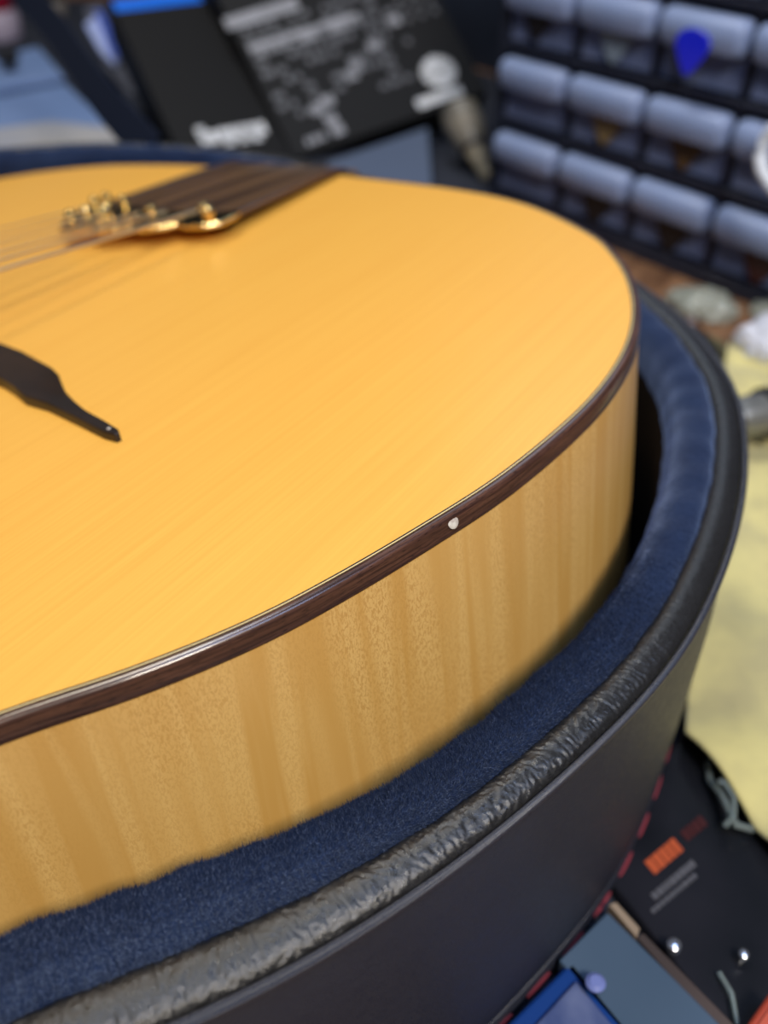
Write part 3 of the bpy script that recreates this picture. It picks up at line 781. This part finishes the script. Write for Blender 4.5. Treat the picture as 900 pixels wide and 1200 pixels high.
# clear wrapper, ring, black block and tan strip on the bench
WR = m_mottle('clear_wrapper_plastic', (.42, .44, .36), (.58, .60, .50), 50, .25, Transmission_Weight=.45, Coat_Weight=.5)
def crumple(name, c, rad, hgt, m, seed, parent=None):
    bm = bmesh.new(); bmesh.ops.create_icosphere(bm, subdivisions=4, radius=1)
    rg = np.random.default_rng(seed); K = rg.normal(size=(14, 3))*3; ph = rg.random(14)*6.28
    for v in bm.verts:
        s_ = 1+.22*sum(abs(math.sin(float(K[k]@np.array(v.co))+ph[k]))-.6 for k in range(14))/3.0
        v.co = Vector((v.co.x*rad*s_, v.co.y*rad*1.2*s_, max(v.co.z, -.55)*hgt*s_+.55*hgt))
    bm.transform(Matrix.Translation(tuple(c)))
    return bm_obj(name, bm, m, parent)
for (px, py, rr, lab) in [(826, 367, 1.35, 'crumpled clear wrapper on the brown bench beside the cabinet base'), (802, 356, .9, 'smaller crumpled clear wrapper on the brown bench, left of the larger one')]:
    tag(crumple('clear_wrapper', at(px, py, BZ), rr, rr*.6, WR, px), lab, 'wrapper')
tag(crumple('clear_wrapper', at(899, 372, BZ), .8, .5, WR, 5), 'crumpled clear wrapper on the bench at the photo right edge', 'wrapper')
tag(crumple('paper_ball', at(903, 415, BZ+.9), 1.5, 1.1, m_mottle('white_paper', (.55, .56, .62), (.68, .68, .74), 40, .6), 9), 'white crumpled paper at the photo right edge above the yellow cloth', 'paper')
t, p = lying('rubber_block', 'black block beside the case rim, left of the yellow cloth', 'block', [(808, 384), (818, 378), (848, 412), (830, 420)], BZ, 1.0, None)
prism('body', p, 0, .8, DARK, t, bevel=.15); prism('pad', [(x*.9, y*.9) for x, y in p], .8, 1.0, DARK, t, bevel=.05)
t, p = lying('olive_pouch', 'olive grey folded pouch between black block and yellow cloth', 'pouch', [(828, 386), (850, 398), (866, 420), (850, 470), (836, 452), (836, 420)], BZ, .7, None)
OL = m_mottle('olive_plastic', (.12, .105, .045), (.22, .20, .12), 40, .45)
prism('body', p, 0, .6, OL, t, bevel=.15); prism('flap', [(x*.95, y*.5+.5) for x, y in p], .6, .75, m_mottle('olive_flap', (.24, .22, .14), (.32, .30, .2), 40, .4), t, bevel=.05)
c = at(810, 380, BZ+1.1)
bm = bmesh.new(); tube_bm(bm, [(.3*math.cos(a), .3*math.sin(a), .15) for a in np.linspace(0, 2*math.pi, 17)], .09, 8)
o = bm_obj('metal_ring', bm, mat('pink_steel', (.75, .62, .60), .2, 1.0)); o.location = Vector(tuple(c))*S
tag(o, 'small shiny ring on the black block beside the case rim', 'ring')
# white curved cable in front of the cabinet at the right edge
cb = []
for px, py, dist in [(908, 150, 2.2), (896, 166, 2.2), (891, 182, 2.4), (893, 200, 2.6), (903, 216, 3.0), (925, 240, 4.0)]:
    r_ = ray(px, py); q_ = CA+CN*dist; cb.append(CAM+r_*(((q_-CAM)@CN)/(r_@CN)))
g_ = cb[-1]; cb += [g_+CE*5+V(0, 0, -2), V(g_[0]+CE[0]*10, g_[1]+CE[1]*10, BZ+1.2), V(g_[0]+CE[0]*14, g_[1]+CE[1]*14, BZ+.4)]
o = tube('white_cable', cb, .35, mat('white_plastic', (.72, .74, .78), .35), None, 12); tag(o, 'white curved cable in front of the cabinet at the photo right edge', 'cable')

# ------------------------------------------------------------------ lower right: black packet with lettering, slab, blue box
t, p = lying('black_packet', 'flat black packet with orange and grey lettering under the yellow cloth corner', 'packet', [(690, 1000), (812, 842), (1040, 1060), (960, 1330), (880, 1240)], BZ, .55, None)
BKP = m_mottle('black_glossy_card', (.006, .007, .010), (.016, .016, .022), 30, .3)
prism('body', p, 0, .5, BKP, t, bevel=.1)
tl = np.array(t.location[:2])/S
def flat_bars(name, px_quads, m, z, lab=None):
    bm = bmesh.new()
    for q_ in px_quads:
        P_ = [at(a, b, BZ+z)[:2]-tl for a, b in q_]
        lo = [bm.verts.new((x[0], x[1], z-.02)) for x in P_]; hi = [bm.verts.new((x[0], x[1], z)) for x in P_]
        bm.faces.new(hi); bm.faces.new(lo[::-1])
        for k in range(len(P_)): bm.faces.new((lo[k], lo[(k+1) % len(P_)], hi[(k+1) % len(P_)], hi[k]))
    o = bm_obj(name, bm, m, t, False)
    if lab: o['label'] = lab
d1 = np.array([50, -42.])/65; d2 = np.array([42, 50.])/65      # along the lettering, across it
def row(o0, n, wd, ht, gap, seed=0):
    R3 = random.Random(seed); out = []; x = 0
    for k in range(n):
        w_ = wd*R3.uniform(.7, 1.2); a = np.array(o0)+d1*x
        out.append([tuple(a), tuple(a+d1*w_), tuple(a+d1*w_+d2*ht), tuple(a+d2*ht)]); x += w_+gap
    return out
flat_bars('orange_print', row((755, 1010), 5, 8.0, 19, 1.2), ORANGE, .53, 'orange lettering too blurred to read')
flat_bars('grey_print', row((762, 1048), 9, 6, 9, 1.2, 2)+row((762, 1066), 10, 6, 6, 1.5, 3), PRINT2, .53, 'two rows of small grey lettering')
flat_bars('dark_red_print', row((797, 975), 4, 8, 14, 1.5, 4), mat('dark_red_ink', (.06, .010, .010), .5), .53)
def pin(px, py, rr, label):
    c = at(px, py, BZ+.6); t_ = empty('map_pin', tuple(c)); tag(t_, label, 'pin', 'silver pins on the black packet')
    STL = mat('bright_steel', (.72, .76, .85), .2, .9)
    lathe('shank', [(.03, -.1), (.05, .1)], STL, t_, None, 8)
    lathe('head', [(rr*.4, .08), (rr*.85, .14), (rr, .08+rr*.8), (rr*.85, .08+rr*1.4), (rr*.3, .08+rr*1.75)], STL, t_, None, 20)
pin(787, 1115, .20, 'larger round silver pin on the black packet beside the slate slab')
pin(869, 1124, .14, 'smaller round silver pin near the right edge of the black packet')
t, p = lying('slate_slab', 'slate blue board with a tan cut end under the case edge', 'board', [(600, 1040), (716, 1066), (868, 1215), (800, 1330), (620, 1160)], BZ, .35, None)
SL = m_mottle('slate_paint', (.055, .095, .150), (.075, .120, .18), 14, .5)
P4 = [tuple(at(a, b, BZ+1.0)[:2]-np.array(t.location[:2])/S) for a, b in [(655, 1125), (712, 1068), (850, 1206), (890, 1260), (800, 1290)]]
prism('board', P4, .5, 1.0, SL, t, bevel=.05)
P5 = [tuple(at(a, b, BZ+1.0)[:2]-np.array(t.location[:2])/S) for a, b in [(713, 1060), (722, 1057), (750, 1088), (746, 1098)]]
prism('tan_end', P5, .5, 1.02, m_mottle('tan_wood', (.30, .22, .15), (.38, .29, .20), 20, .6), t, bevel=.03)
P6 = [tuple(at(a, b, BZ+1.0)[:2]-np.array(t.location[:2])/S) for a, b in [(746, 1098), (754, 1092), (905, 1245), (890, 1260)]]
prism('brown_edge', P6, .45, .98, m_mottle('brown_wood', (.05, .035, .03), (.09, .06, .05), 20, .6), t, bevel=.03)
t, p = lying('blue_case', 'bright blue plastic box with translucent lid in the lower right', 'box', [(560, 1230), (672, 1118), (745, 1205), (700, 1300)], BZ, 1.2, None)
prism('body', p, 0, 1.0, mat('blue_plastic', (.006, .045, .22), .35), t, bevel=.12)
q = [tuple(at(a, b, BZ+1.15)[:2]-np.array(t.location[:2])/S) for a, b in [(600, 1230), (675, 1148), (722, 1205), (690, 1290)]]
prism('lid', q, .98, 1.15, m_mottle('frosted_blue_lid', (.05, .08, .22), (.20, .24, .40), 55, .35, Transmission_Weight=.1), t, bevel=.06)
c = at(696, 1158, BZ+1.2)-np.array(t.location)/S
lathe('knob', [(.12, 0), (.15, .1), (.23, .2), (.24, .28), (.14, .36)], m_mottle('frosted_knob', (.16, .20, .50), (.22, .27, .55), 60, .35), t, Matrix.Translation(tuple(c)), 20)
t, p = lying('red_block', 'orange-red block at the lower right edge of the photo', 'block', [(872, 1205), (905, 1158), (990, 1240), (940, 1290)], BZ+.6, .8, None)
prism('body', p, 0, .8, mat('orange_red_plastic', (.42, .06, .03), .4), t, bevel=.12); prism('top_plate', [(x*.8, y*.8) for x, y in p], .8, .86, mat('orange_red_top', (.5, .09, .05), .4), t, bevel=.03)
CT = mat('clear_tubing_plastic', (.55, .65, .62), .15, Transmission_Weight=.75, IOR=1.3, Coat_Weight=1.0)
def loop(pxs, label, rr=.10):
    o = tube('clear_tubing', [at(a, b, BZ+z) for a, b, z in pxs], rr, CT, None, 10); tag(o, label, 'tubing')
loop([(830, 895, .7), (832, 915, .8), (845, 930, 1.0), (855, 950, 1.1), (862, 966, 1.0), (880, 972, .8), (886, 962, .7)], 'clear curled tubing peeking out below the yellow cloth edge', .11)
loop([(842, 915, 1.3), (850, 918, 1.3), (860, 935, 1.3), (860, 955, 1.2), (850, 968, .9)], 'shorter clear tubing curl beside the longer one at the cloth edge', .08)
loop([(843, 1140, .68), (858, 1165, .7), (864, 1200, .7)], 'thin clear tubing lying on the black packet near the photo bottom', .06)
